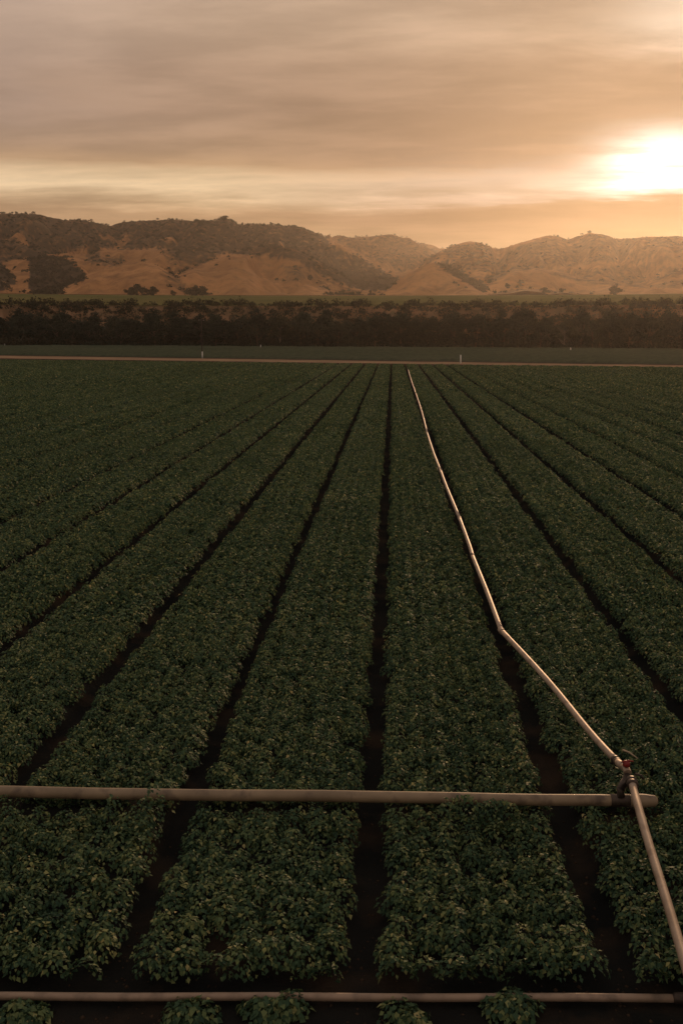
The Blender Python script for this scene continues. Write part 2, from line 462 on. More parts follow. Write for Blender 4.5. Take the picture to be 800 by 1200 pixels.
tag(o, 'small dry clods of earth scattered along the furrows and the near headland', 'clods', kind='stuff')
def strip(name, A0, B0, A1, B1, z, mat, ext=.8, nu=140, nv=4, wob=0):
    """strip between two lines A0-B0 (near) and A1-B1 (far), carried on beyond the frame at both ends"""
    u = np.linspace(-ext, 1+ext, nu)
    P0 = A0[None]+(B0-A0)[None]*u[:, None]; P1 = A1[None]+(B1-A1)[None]*u[:, None]
    w = np.linspace(0, 1, nv)
    G = P0[:, None]*(1-w[None, :, None])+P1[:, None]*w[None, :, None]
    if wob:
        e = (fbm(u*60, u*0, 3, 3)-.5)*wob
        G[:, 0, 1] += e; G[:, -1, 1] += (fbm(u*47+9, u*0, 3, 8)-.5)*wob
    G[..., 2] = z
    o = mesh_obj(name, G.reshape(-1, 3), grid_faces(nu, nv), mat); tag(o, kind='structure'); return o
strip('ditch_bank', at(0, 424), at(800, 433.2), at(0, 419.6), at(800, 430.6), .004, m_bank, wob=.8)
strip('dirt_road', at(0, 419.9), at(800, 430.8), at(0, 416.8), at(800, 428.2), .012, m_road, wob=1.6)
strip('road_verge', at(0, 417), at(800, 428.4), at(0, 415.8), at(800, 426.8), .008, m_bank, wob=1.2)
# big ground sheet
N = 90
g = np.sign(np.linspace(-1, 1, N))*np.abs(np.linspace(-1, 1, N))**2.2*5600
sheet_grid('ground', g, g, lambda X, Y: X*0-.03, m_ground)
# far field crop behind the road
A0, B0, A1, B1 = at(0, 416), at(800, 427), at(0, 404.5), at(800, 409.5)
u = np.linspace(-.35, 1.35, 420); w = np.linspace(0, 1, 130)
G = (A0+(B0-A0)*u[:, None])[:, None]*(1-w[None, :, None])+(A1+(B1-A1)*u[:, None])[:, None]*w[None, :, None]
hz = .12+.30*R.uniform(0, 1, G.shape[:2])*(.5+fbm(G[..., 0]*.5, G[..., 1]*.1, 2, 9))
hz[:, 0] = 0; hz[:, -1] = 0
G[..., 2] = hz
o = mesh_obj('far_crop', G.reshape(-1, 3), grid_faces(len(u), len(w)), m_farcrop, attrs={'tint': R.uniform(0, 1, hz.size)})
tag(o, 'low blue green crop of the next field, between the dirt road and the wood', 'crop field', kind='stuff')

# ------------------------------------------------------------------ terrain
FAN = 46.0
def prof(pts, D, W, back, p=1.25, dn=60, wn=0.0, seed=0):
    az, te = zip(*[bearing(*q) for q in pts])
    return dict(az=np.array(az), te=np.array(te), D=D, W=W, back=back, p=p, dn=dn, seed=seed)
ridges = [
 prof([(-120, 262), (-60, 252), (0, 250), (40, 249.5), (75, 257.5), (100, 257), (130, 264), (145, 259), (190, 257), (250, 259), (265, 256), (280, 264), (310, 263), (345, 265), (375, 275), (395, 284), (420, 297), (450, 315), (480, 333), (500, 352), (520, 375), (900, 420)], 2250, 850, 900, 1.15, 120, seed=1),
 prof([(300, 300), (370, 272.5), (400, 276), (430, 277), (455, 275), (476, 277), (500, 289), (520, 301), (545, 320), (570, 350), (900, 420)], 2900, 900, 800, 1.2, 100, seed=2),
 prof([(380, 330), (440, 300), (480, 286), (495, 284.5), (510, 287), (525, 291), (560, 299), (620, 310), (900, 340)], 3700, 800, 500, 1.2, 60, seed=3),
 prof([(-120, 420), (440, 420), (470, 340), (500, 306), (515, 296), (530, 287), (550, 282), (565, 285), (585, 291), (600, 286), (640, 275.5), (650, 276), (665, 280), (690, 272.5), (705, 274), (725, 279), (760, 277.5), (800, 276), (840, 272), (900, 268)], 2350, 850, 900, 1.15, 110, seed=4),
 prof([(-120, 312), (-60, 304), (0, 303), (30, 299), (60, 297), (100, 296), (140, 291), (195, 291), (220, 299), (245, 315), (265, 335), (280, 352), (900, 420)], 1780, 380, 420, .85, 50, seed=5),
 prof([(-120, 420), (20, 420), (50, 350), (65, 339), (85, 329), (110, 319), (130, 311), (150, 306.5), (170, 307.5), (185, 313), (205, 326), (222, 341), (240, 356), (260, 420)], 1430, 270, 330, .8, 25, seed=6),
 prof([(100, 420), (175, 352), (190, 337), (215, 317), (245, 304), (270, 297), (300, 289.5), (320, 288), (345, 293), (375, 308), (410, 330), (440, 346), (455, 356), (480, 420)], 1540, 340, 380, .85, 35, seed=7),
 prof([(300, 420), (425, 352), (450, 340), (480, 319), (495, 311), (508, 307.5), (520, 311), (535, 319), (560, 333), (580, 345), (592, 356), (620, 420)], 1400, 260, 320, .8, 25, seed=8),
 prof([(400, 420), (535, 352), (565, 330), (600, 314), (615, 312), (650, 316), (700, 328), (740, 331), (800, 328), (900, 320)], 1750, 330, 360, .85, 40, seed=9),
 prof([(400, 420), (610, 352), (650, 349), (700, 340), (745, 333), (790, 318), (830, 308), (900, 300)], 1500, 300, 330, .9, 40, seed=10),
 prof([(400, 420), (555, 351), (580, 344), (605, 339.5), (640, 338.5), (665, 343), (690, 350), (705, 357), (730, 420)], 1160, 110, 150, .9, 10, seed=11),
]
def fan_z(r):
    return np.interp(r, [400, 407, 420, 436, 446, 460, 800, 1130, 1400, 6000], [-.1, .2, 6, 12, 15.6, 16.2, 31, 43, 47, 60])
def terrain(r, az):
    x = r*np.sin(az); y = r*np.cos(az)
    base = fan_z(r)
    z = base.copy()
    nbig = fbm(x/260, y/260, 5, 21); nmid = fbm(x/90, y/90, 4, 33)
    gull = 1-np.abs(2*fbm(x/150+.3*nbig, y/420, 4, 44)-1)
    for q in ridges:
        te = np.interp(az, q['az'], q['te'])
        D = q['D'] + q['dn']*2*(fbm(az*40+q['seed']*9, az*0+q['seed'], 3, q['seed'])-.5)
        H = CAM_H + te*D
        t = (r-D)
        s = np.where(t < 0, np.clip(1+t/q['W'], 0, 1)**q['p'], np.clip(1-t/q['back'], 0, 1)**1.4)
        # rounded crest
        rel_h = np.maximum(H-base, 0)
        amp = np.minimum(rel_h*.46, 52)
        mid = 4*s*(1-s)
        zz = base + rel_h*s + amp*mid*((nbig-.5)*1.9 + (nmid-.5)*1.25 - (gull > .78)*(gull-.78)*4.6)
        zz = np.where(s > 0, zz, -50)
        k = 5.0
        d = np.clip(.5+.5*(zz-z)/k, 0, 1)
        z = np.where(s > 0, z*(1-d)+zz*d + k*d*(1-d)*.5, z)
    return z
AZ = np.radians(np.arange(-31, 26.01, .095))
RR = np.concatenate([np.arange(1085, 2750, 11.0), np.arange(2750, 4500, 40.0)])
a2, r2 = np.meshgrid(AZ, RR, indexing='ij')
z2 = terrain(r2, a2)
Vh = np.stack([r2*np.sin(a2), r2*np.cos(a2), z2], -1)

# where the oak woods and brush stand, one patch standing in for flank shade (surveyed from the photograph, then placed on the slopes)
def in_poly(px, py, poly):
    c = np.zeros(px.shape, bool); n = len(poly)
    for i in range(n):
        x1, y1 = poly[i]; x2, y2 = poly[(i+1) % n]
        cond = ((y1 > py) != (y2 > py)) & (px < (x2-x1)*(py-y1)/((y2-y1)+1e-9)+x1)
        c ^= cond
    return c
woods = [
 (.85, [(-90, 240), (380, 245), (385, 285), (345, 300), (300, 297), (262, 294), (240, 306), (205, 300), (195, 289), (140, 290), (100, 288), (60, 296), (30, 300), (0, 306), (-90, 312)]),
 (2.6, [(32, 296), (75, 299), (100, 318), (99, 326), (80, 331), (62, 347), (44, 347), (32, 332), (36, 318)]),
 (2.0, [(-90, 314), (2, 309), (12, 318), (22, 334), (8, 337), (-90, 338)]),
 (.7, [(98, 293), (116, 293), (120, 306), (104, 304)]),
 (.55, [(118, 300), (145, 298), (142, 309), (122, 310)]),
 (.85, [(318, 276), (352, 268), (385, 284), (425, 302), (466, 325), (456, 336), (428, 337), (395, 328), (372, 318), (352, 303), (330, 296)]),
 (1.6, [(385, 320), (420, 316), (465, 326), (452, 338), (425, 338)]),
 (.40, [(188, 290), (262, 293), (238, 307), (215, 318), (200, 312)]),
 (.35, [(345, 292), (385, 308), (425, 335), (445, 346), (380, 346), (360, 320)]),  # brush colour put here for the shaded right flank of the middle hill
 (.45, [(330, 309), (362, 309), (364, 325), (345, 327), (336, 322)]),
 (.5, [(184, 312), (204, 318), (222, 334), (246, 341), (236, 350), (214, 340), (196, 328)]),
 (3.0, [(508, 304), (522, 305), (550, 322), (572, 334), (566, 340), (540, 325)]),
 (.55, [(380, 272), (480, 272), (520, 296), (500, 308), (470, 318), (430, 300)]),
 (.55, [(516, 288), (565, 283), (600, 290), (640, 276), (700, 272), (760, 277), (900, 262), (900, 300), (700, 305), (640, 312), (580, 318), (530, 312)]),
 (.6, [(565, 322), (585, 316), (595, 318), (575, 330)]),
 (.5, [(640, 318), (720, 310), (800, 308), (900, 300), (900, 335), (760, 335), (690, 330)]),
 (.55, [(558, 346), (600, 336), (645, 336), (690, 346), (720, 357), (560, 357)]),
]
def density(P):
    px, py = project(P)
    d = np.full(px.shape, .020)
    for w, poly in woods: d = np.where(in_poly(px, py, poly), np.maximum(d, w), d)
    n = fbm(P[:, 0]/70, P[:, 1]/70, 4, 71)
    return d*np.where(d > .03, sm((n-.5+.42*np.sqrt(np.minimum(d, 1)))/.22), sm((n-.45)/.2)*1.2), d
dens_v, _ = density(Vh.reshape(-1, 3) + np.array((0, 0, 3.)))

M = MT('hill_grass')
tc = M.n('ShaderNodeTexCoord')
c, _ = noise_mix(M, tc.outputs['Object'], .011, (.46, .222, .086), (.35, .165, .062), .38, .62, 7)
c, _ = noise_mix(M, tc.outputs['Object'], .05, c, (.25, .115, .046), .44, .70, 9)
at_ = M.n('ShaderNodeAttribute'); at_.attribute_name = 'brush'
nn = M.n('ShaderNodeTexNoise'); nn.inputs['Scale'].default_value = .09; nn.inputs['Detail'].default_value = 9; nn.inputs['Roughness'].default_value = .7
M.l(tc.outputs['Object'], nn.inputs['Vector'])
ad = M.n('ShaderNodeMath', operation='MULTIPLY_ADD'); M.l(at_.outputs['Fac'], ad.inputs[0]); ad.inputs[1].default_value = .72
sb = M.n('ShaderNodeMath', operation='SUBTRACT'); mq = M.n('ShaderNodeMath', operation='MULTIPLY'); mq.inputs[1].default_value = 1.9; M.l(nn.outputs['Fac'], mq.inputs[0]); M.l(mq.outputs[0], sb.inputs[0]); sb.inputs[1].default_value = .95
M.l(sb.outputs[0], ad.inputs[2])
mr = M.n('ShaderNodeMapRange'); mr.inputs[1].default_value = .02; mr.inputs[2].default_value = .64; M.l(ad.outputs[0], mr.inputs[0])
mx = M.n('ShaderNodeMix', data_type='RGBA'); M.l(mr.outputs[0], mx.inputs[0]); M.l(c, mx.inputs[6]); mx.inputs[7].default_value = (.062, .042, .025, 1)
b = M.n('ShaderNodeBsdfPrincipled'); M.l(mx.outputs[2], b.inputs['Base Color']); b.inputs['Roughness'].default_value = 1; b.inputs['Specular IOR Level'].default_value = .05
M.l(b.outputs[0], M.out.inputs[0])
o = mesh_obj('hills', Vh.reshape(-1, 3), grid_faces(len(AZ), len(RR)), M.m, attrs={'brush': np.minimum(dens_v, 1.1)}, smooth=True)
tag(o, kind='structure')
# terrace: green field sloping up to the hill foot, and the bluff in front of it
RT = np.concatenate([np.arange(446, 1100, 9.0)])
a3, r3 = np.meshgrid(AZ, RT, indexing='ij')
zt = fan_z(r3) + .25*fbm(r3*np.sin(a3)*.3, r3*np.cos(a3)*.3, 2, 4)
V3 = np.stack([r3*np.sin(a3), r3*np.cos(a3), zt], -1)
o = mesh_obj('terrace_field', V3.reshape(-1, 3), grid_faces(len(AZ), len(RT)), m_terrace, smooth=True); tag(o, kind='structure')
m_bluff = surface('bluff_earth', (.25, .14, .075), (.14, .09, .05), .05, .95, c2=(.10, .075, .04), scale2=.11, spec=0)
RB = np.linspace(398, 447.5, 22)
a4, r4 = np.meshgrid(AZ, RB, indexing='ij')
rw = r4 - 14*(fbm(a4*160, r4*0, 4, 12)-.3)*np.sin(PI*np.clip((r4-398)/49.5, 0, 1))
zb = fan_z(r4) + 2.6*(fbm(a4*300, r4*.05, 3, 2)-.5)*np.sin(PI*np.clip((r4-398)/49.5, 0, 1))
V4 = np.stack([rw*np.sin(a4), rw*np.cos(a4), zb-.004], -1)
o = mesh_obj('bluff', V4.reshape(-1, 3), grid_faces(len(AZ), len(RB)), m_bluff, smooth=True); tag(o, kind='structure')

# ------------------------------------------------------------------ vegetation of the distance
def clumps(C, rad, per, lsize, flat=.8):
    """irregular leafy crowns: per blades around every centre"""
    n = len(C); idx = np.repeat(np.arange(n), per); m = len(idx)
    d = rnd_unit(m); d[:, 2] = np.abs(d[:, 2])*1.15-.25
    rr = rad[idx]*(R.uniform(.25, 1, m)**.5)*(1+.22*R.normal(size=m)).clip(.5, 1.5)
    P = C[idx] + d*rr[:, None]*np.array((1, 1, flat))
    N = d+rnd_unit(m)*.8
    L = lsize[idx]*R.uniform(.6, 1.35, m)
    V, Fq = leaves(P, N, rnd_unit(m), L, L*.85, .2, .1)
    T = np.clip(.5+.22*R.normal(size=m)+.2*R.normal(size=n)[idx], 0, 1)
    return V, Fq, np.repeat(T, 5)
# oak woods on the hills
flat = Vh.reshape(-1, 3)
cell_area = (r2*np.radians(.095)*np.gradient(RR)[None, :]).ravel()
vis_dens = dens_v
qx_, qy_ = project(flat); prob = vis_dens*cell_area*np.where(qx_ > 575, .22, 1.0)*np.where((qx_ > 370) & (qx_ < 520) & (qy_ < 300), .3, 1)
prob = np.where(r2.ravel() > 3300, prob*.25, prob)
pick = R.choice(len(flat), 17000, p=prob/prob.sum())
jit = R.normal(0, 5, (len(pick), 2))
px_, py_ = flat[pick, 0]+jit[:, 0], flat[pick, 1]+jit[:, 1]
rad_ = np.hypot(px_, py_); az_ = np.arctan2(px_, py_)
pz_ = terrain(np.maximum(rad_, 1090), az_)
rad = R.uniform(1.3, 4.0, len(pick))
C = np.stack([px_, py_, pz_+rad*.42], 1)
V, Fq, T = clumps(C, rad, 24, rad*.62)
o = mesh_obj('oak_woods', V, Fq, m_oak, attrs={'tint': T})
tag(o, 'dark oak woods and brush covering the upper slopes and gullies of the hills', 'woods', kind='stuff')
# single oaks in the open
def crown_tree(name, H, crown_r, seed, leafmat, barkmat, lumps=26, per=70, leaf=.5, trunk_h=.3, base_low=.18):
    root = empty(name)
    tr = []
    pts = [(0, 0, -.3)]; lean = R.normal(0, .05, 2)
    for i in range(1, 7):
        f = i/6; pts.append((lean[0]*H*f+R.normal(0, .03)*H*.3, lean[1]*H*f, H*.62*f))
    rads = np.interp(np.linspace(0, 1, 7), [0, .15, 1], [H*.034, H*.026, H*.008])
    V, Fc = tube(pts, rads, 8); Vs = [V]; Fs = [np.array(Fc)]; off = len(V)
    tips = []
    for k in range(7):
        f = R.uniform(trunk_h, .95); p = np.array(pts[0])*(1-f)+np.array(pts[-1])*f
        a = k*2.4+R.uniform(-.4, .4)
        e = p+np.array((math.cos(a)*crown_r*.75, math.sin(a)*crown_r*.75, H*R.uniform(.12, .3)))
        m_ = (p+e)/2+np.array((0, 0, -H*.03))
        V, Fc = tube([p, m_, e], [H*.014, H*.009, H*.004], 6); Vs.append(V); Fs.append(np.array(Fc)+off); off += len(V); tips.append(e)
    Vt = np.concatenate(Vs); Ft = np.concatenate(Fs)
    me = bpy.data.meshes.new('trunk'); me.from_pydata([tuple(v) for v in Vt], [], [tuple(f[:3]) if f[2] == f[3] else tuple(f) for f in Ft.tolist()])
    me.materials.append(barkmat); to = bpy.data.objects.new('trunk', me); COL.objects.link(to); to.parent = root
    n = lumps
    d = rnd_unit(n); rr = R.uniform(.35, 1, n)**.6
    Cc = np.stack([d[:, 0]*rr*crown_r, d[:, 1]*rr*crown_r, H*(base_low+1)/2 + d[:, 2]*rr*H*(1-base_low)*.46], 1)
    Cc[:, :2] *= (1-.45*np.clip((Cc[:, 2]/H-.45)/.55, 0, 1))[:, None]
    V, Fq, T = clumps(Cc, R.uniform(.28, .5, n)*crown_r, per, np.full(n, leaf), .85)
    mesh_obj('crown', V, Fq, leafmat, parent=root, attrs={'tint': T})
    return root
# river wood: individual trees
protos = []
for i in range(5):
    protos.append(crown_tree('wood_tree', R.uniform(10.5, 13), R.uniform(3.6, 4.8), i, m_tree, m_bark, 30, 80, .55, .25, .03))
pale = [crown_tree('wood_tree', R.uniform(10, 12), R.uniform(4, 4.8), 9+i, m_tree2, m_palebark, 22, 80, .5, .2, .26) for i in range(2)]
used = set()
def place(proto, x, y, s, rz, lab, group, cat='tree', z=0, sz=None):
    if proto.name not in used: used.add(proto.name); o = proto
    else: o = copy_tree(proto)
    o.location = (x, y, z); o.rotation_euler = (0, 0, rz); o.scale = (s, s, sz or s)
    tag(o, lab, cat, group); return o
eA, eB = at(0, 404.8), at(800, 409.8)
edge = eB-eA; enrm = np.array((-edge[1], edge[0], 0)); enrm /= np.linalg.norm(enrm); elen = np.linalg.norm(edge)
gaps = {}
for row, (dep, step) in enumerate(((3, 6.2), (13, 7.2), (26, 8.0), (42, 9.0))):
    s = -elen*.12
    while s < elen*1.12:
        P = eA+edge/elen*s+enrm*(dep+R.uniform(-2.5, 3.5))
        u = s/elen*800
        if row == 0 and any(abs(u-q) < 10 for q in (278, 312, 376, 150, 690)):
            place(pale[int(R.integers(2))], P[0], P[1], R.uniform(.75, .95), R.uniform(0, 6.3), 'tree with a pale trunk and limbs showing at the front edge of the dark wood', 'pale trunked trees at the wood edge')
        else:
            sc = R.uniform(.66, .95) if row == 0 else R.uniform(.76, 1.04)
            lab = ('dark bushy tree at the front edge of the wood behind the far field', 'front trees of the wood') if row == 0 else ('dark tree standing deeper in the wood, only its crown showing above the front trees', 'rear trees of the wood')
            place(protos[int(R.integers(5))], P[0], P[1], sc, R.uniform(0, 6.3), lab[0], lab[1], sz=sc*R.uniform(.78, 1.08))
        s += step*R.uniform(.75, 1.3)
# brush under the wood and on the bluff
n = 420
s = R.uniform(-.12, 1.12, n); P = eA[None]+edge[None]*s[:, None]+enrm[None]*R.uniform(-1.5, 12, n)[:, None]
rad = R.uniform(.8, 2.0, n); P[:, 2] = rad*.35
V, Fq, T = clumps(P, rad, 46, np.full(n, .5), .8)
nb = 3200
az = R.uniform(AZ[0], AZ[-1], nb); rb = R.uniform(350, 452, nb)
dn = fbm(az*130, rb/30, 3, 77)
k = (dn > .33); az, rb = az[k], rb[k]; nb = len(az)
radb = R.uniform(1.2, 3.4, nb)
Cb = np.stack([rb*np.sin(az), rb*np.cos(az), fan_z(np.maximum(rb, 400))+radb*.4], 1)
V2, F2, T2 = clumps(Cb, radb, 46, np.full(nb, .8), .8)
o = mesh_obj('undergrowth', V, Fq, m_tree, attrs={'tint': T})
tag(o, 'low dark undergrowth filling the foot of the wood', 'undergrowth', kind='stuff')
o = mesh_obj('bluff_scrub', V2, F2, m_scrub, attrs={'tint': T2})
tag(o, 'brown green scrub growing over the tan bluff behind the wood', 'scrub', kind='stuff')
# hedge of bushes along the terrace lip
n = 260
az = R.uniform(AZ[0], AZ[-1], n); rb = 452+R.uniform(-3, 5, n); radb = R.uniform(.7, 1.9, n)*(fbm(az*60, az*0, 2, 8)+.4)
V, Fq, T = clumps(np.stack([rb*np.sin(az), rb*np.cos(az), fan_z(rb)+radb*.35], 1), radb, 34, np.full(n, .55), .8)
o = mesh_obj('hedge_brush', V, Fq, m_scrub, attrs={'tint': T}); tag(o, 'dark line of brush along the top lip of the bluff', 'brush', kind='stuff')
# single oaks at the hill foot
oaks = [crown_tree('oak_tree', 10, 5.2, 20+i, m_oak, m_bark, 16, 50, 1.2, .2, .08) for i in range(3)]
def hit(px, py):
    az, te = bearing(px, py)
    rr_ = np.arange(1000, 3600, 4.0); zz = terrain(rr_, np.full(rr_.shape, az))
    fan = fan_z(rr_); zz = np.where(rr_ < 1095, fan, zz)
    k = np.argmax((zz-CAM_H)/rr_ >= te)
    return np.array((rr_[k]*math.sin(az), rr_[k]*math.cos(az), zz[k]))
oak_spots = [(153, 346.5, 1, 'rounded dark oak at the foot of the left tan hill, left in its clump'), (161, 346, 1.25, 'largest dark oak of the clump at the foot of the left tan hill'),
 (169, 347, .9, 'low dark oak beside the largest one at the foot of the left tan hill'), (178, 346.5, 1.1, 'dark oak right in the clump at the foot of the left tan hill'), (203, 346.5, .6, 'small lone oak on the edge of the green terrace right of the clump'),
 (228, 346, 1.1, 'dark oak at the lower end of the gully between the two tan hills'), (236, 345, 1.2, 'broad oak at the gully mouth between the two tan hills'), (136, 289, .8, 'small lone oak on the pale upper shelf of the left hill'),
 (363, 328, .8, 'lone oak low on the right flank of the middle tan hill'), (400, 334, .6, 'small oak below the wooded slope, above the green terrace'),
 (594, 337, .9, 'lone oak left on the brushy low hill in the haze'), (610, 335, 1.1, 'broad oak on the crest of the brushy low hill in the haze'), (720, 351, 1.1, 'hazy lone oak at the right, standing on the terrace edge'),
 (641, 274.5, .8, 'oak breaking the right skyline on its first peak'), (653, 277, .6, 'small oak on the right skyline just past the first peak'), (690, 272.5, .8, 'oak on the highest point of the right skyline'), (318, 263.5, .9, 'oak standing on the skyline of the middle ridge'), (326, 264.0, .7, 'smaller oak on the skyline of the middle ridge'), (262, 257, .9, 'oak crowning the knob on the left ridge')]
for i, (px, py, s_, lab) in enumerate(oak_spots):
    h = hit(px, py+1.2)
    place(oaks[i % 3], h[0], h[1], s_, R.uniform(0, 6), lab, 'single oaks on the hills', z=h[2]-1.6*s_)
# marker posts, pole
def standpipe(px, py, H, rad, lab):
    P = at(px, py, .05); root = empty('standpipe', (P[0], P[1], 0))
    build_tube('post', [(0, 0, -.1), (0, 0, H*.93)], rad, m_white, root, 14)
    build_tube('cap', [(0, 0, H*.93), (0, 0, H*.935), (0, 0, H*.99), (0, 0, H)], [rad, rad*1.25, rad*1.25, rad*.6], m_white, root, 14)
    tag(root, lab, 'standpipe', 'white standpipes by the road')
standpipe(237.3, 419.5, 1.25, .11, 'white standpipe by the dirt road in front of the dark pole')
standpipe(539.3, 425.5, 1.35, .11, 'white standpipe by the dirt road right of the long pipe')
P = at(237, 416.5, 0)
pr = empty('utility_pole', (P[0], P[1], 0))
build_tube('pole', [(0, 0, -.2), (0, 0, 4), (0.02, 0, 7.6)], [.13, .115, .09], m_pole, pr, 12)
build_tube('crossarm', [(-.55, 0, 7.2), (.55, 0, 7.2)], .06, m_pole, pr, 8)
for sx in (-.48, .48): build_tube('insulator', [(sx, 0, 7.26), (sx, 0, 7.34), (sx, 0, 7.4)], [.05, .06, .03], m_white, pr, 8)
tag(pr, 'dark wooden pole standing behind the road against the wood', 'pole')
for (px, py, H, lab) in ((305.5, 407.6, 1.0, 'tiny white stake at the wood edge right of the pole'), (668, 411.0, .9, 'tiny white stake at the wood edge on the hazy right side'), (6, 405.5, .9, 'tiny white stake at the wood edge at the far left')):
    P = at(px, py, .1); o = build_tube('marker_stake', [(0, 0, 0), (0, 0, H*.8), (0, 0, H)], [.14, .14, .05], m_white, None, 8); o.location = (P[0], P[1], 0)
    tag(o, lab, 'stake', 'white stakes at the wood edge')

# ------------------------------------------------------------------ light
SUN_PX = (782, 192)
sd = ray(*SUN_PX); sd = sd/np.linalg.norm(sd)
sun_el = math.asin(sd[2]); sun_az = math.atan2(sd[0], sd[1])
L = bpy.data.lights.new('sun', 'SUN'); L.energy = 2.0; L.angle = math.radians(6); L.color = (1, .615, .34)
so = bpy.data.objects.new('sun', L); COL.objects.link(so)
so.rotation_euler = Vector(-sd).to_track_quat('-Z', 'Y').to_euler(); so.location = (0, 0, 60)

W = bpy.data.worlds.new('World'); SC.world = W; W.use_nodes = True
T = W.node_tree; T.nodes.clear()
def nd(t, **kw):
    x = T.nodes.new(t)
    for k, v in kw.items(): setattr(x, k, v)
    return x
def lk(a, b): T.links.new(a, b)
def val(x, sock):
    if isinstance(x, (int, float)): sock.default_value = x
    else: lk(x, sock)
def ma(op, a, b=0.0, c=0.0, clamp=False):
    n_ = nd('ShaderNodeMath', operation=op); n_.use_clamp = clamp
    val(a, n_.inputs[0]); val(b, n_.inputs[1]); val(c, n_.inputs[2]); return n_.outputs[0]
def mixc(f, a, b, bt='MIX'):
    n_ = nd('ShaderNodeMix', data_type='RGBA', blend_type=bt); n_.clamp_result = False; val(f, n_.inputs[0])
    for s_, c_ in ((6, a), (7, b)):
        if isinstance(c_, tuple): n_.inputs[s_].default_value = (*c_, 1)
        else: lk(c_, n_.inputs[s_])
    return n_.outputs[2]
def mrange(v, a, b, c=0., d=1., smooth=True):
    n_ = nd('ShaderNodeMapRange', interpolation_type='SMOOTHSTEP' if smooth else 'LINEAR')
    val(v, n_.inputs[0]); n_.inputs[1].default_value = a; n_.inputs[2].default_value = b; n_.inputs[3].default_value = c; n_.inputs[4].default_value = d
    return n_.outputs[0]
tc = nd('ShaderNodeTexCoord')
nv = nd('ShaderNodeVectorMath', operation='NORMALIZE'); lk(tc.outputs['Generated'], nv.inputs[0])
sx = nd('ShaderNodeSeparateXYZ'); lk(nv.outputs[0], sx.inputs[0])
X_, Y_, Z_ = sx.outputs
def cloudnoise(scale, sxk, syk, det, off, rough=.55, dist=0.0):
    """cloud sheet overhead: direction projected on a level layer"""
    den = ma('ADD', ma('MAXIMUM', Z_, 0.0), .10)
    cx = ma('MULTIPLY', ma('DIVIDE', X_, den), sxk); cy = ma('MULTIPLY', ma('DIVIDE', Y_, den), syk)
    cv = nd('ShaderNodeCombineXYZ'); lk(cx, cv.inputs[0]); lk(cy, cv.inputs[1]); cv.inputs[2].default_value = off
    n_ = nd('ShaderNodeTexNoise'); n_.inputs['Scale'].default_value = scale; n_.inputs['Detail'].default_value = det; n_.inputs['Roughness'].default_value = rough
    n_.inputs['Distortion'].default_value = dist
    lk(cv.outputs[0], n_.inputs['Vector']); return n_.outputs['Fac']
n1 = cloudnoise(.8, .8, 1.0, 7, 1.3, .55, .15)
n2 = cloudnoise(2.6, .55, 1.2, 8, 7.7, .56, .15)
n3 = cloudnoise(.35, 1.0, .6, 5, 3.1)
el = ma('ADD', Z_, ma('ADD', ma('MULTIPLY', ma('SUBTRACT', n1, .5), .046), ma('MULTIPLY', ma('SUBTRACT', n2, .5), .012)))
cr = nd('ShaderNodeValToRGB'); lk(el, cr.inputs[0])
stops = [(0.0, (.52, .30, .145)), (.05, (.54, .32, .155)), (.082, (.58, .35, .175)), (.092, (.56, .335, .17)), (.105, (.47, .275, .145)), (.114, (.47, .28, .15)), (.121, (.66, .44, .25)), (.131, (.98, .71, .43)), (.143, (.88, .615, .365)),
         (.152, (.56, .345, .195)), (.166, (.435, .27, .165)), (.20, (.40, .252, .168)), (.235, (.425, .275, .187)), (.265, (.50, .34, .235)), (.31, (.54, .38, .27)), (.45, (.48, .42, .37)), (.7, (.44, .455, .47)), (1.0, (.42, .46, .50))]
e_ = cr.color_ramp.elements
while len(e_) < len(stops): e_.new(.5)
for q, (p_, c_) in zip(e_, stops): q.position = p_; q.color = (*c_, 1)
col = cr.outputs[0]
# streaks
br = mrange(n2, .34, .68, .81, 1.16); br2 = ma('MULTIPLY', mrange(n3, .3, .7, .90, 1.1), mrange(n1, .32, .68, .90, 1.10))
bm_ = ma('MULTIPLY', br, br2)
cc = nd('ShaderNodeCombineXYZ'); [lk(bm_, cc.inputs[i]) for i in range(3)]
col = mixc(1.0, col, cc.outputs[0], 'MULTIPLY')
# towards / away from the sun
dp = nd('ShaderNodeVectorMath', operation='DOT_PRODUCT'); lk(nv.outputs[0], dp.inputs[0]); dp.inputs[1].default_value = tuple(sd)
dot = ma('MAXIMUM', dp.outputs['Value'], 0.0)
away = mrange(dp.outputs['Value'], .95, .0)
col = mixc(ma('MULTIPLY', away, .75), col, (.36, .33, .32))
warm = mrange(dp.outputs['Value'], .90, 1.0)
col = mixc(ma('MULTIPLY', mrange(dp.outputs['Value'], .90, .995), mrange(Z_, .26, .10)), col, (.52, .49, .58), 'MULTIPLY')
mauve = ma('MULTIPLY', ma('MULTIPLY', mrange(dp.outputs['Value'], .97, .74), mrange(Z_, .14, .20)), mrange(n1, .35, .6, .25, .75))
col = mixc(mauve, col, (.385, .275, .225))
col = mixc(mrange(n1, .5, .68, 0, .45), col, (1.16, 1.18, 1.2), 'MULTIPLY')
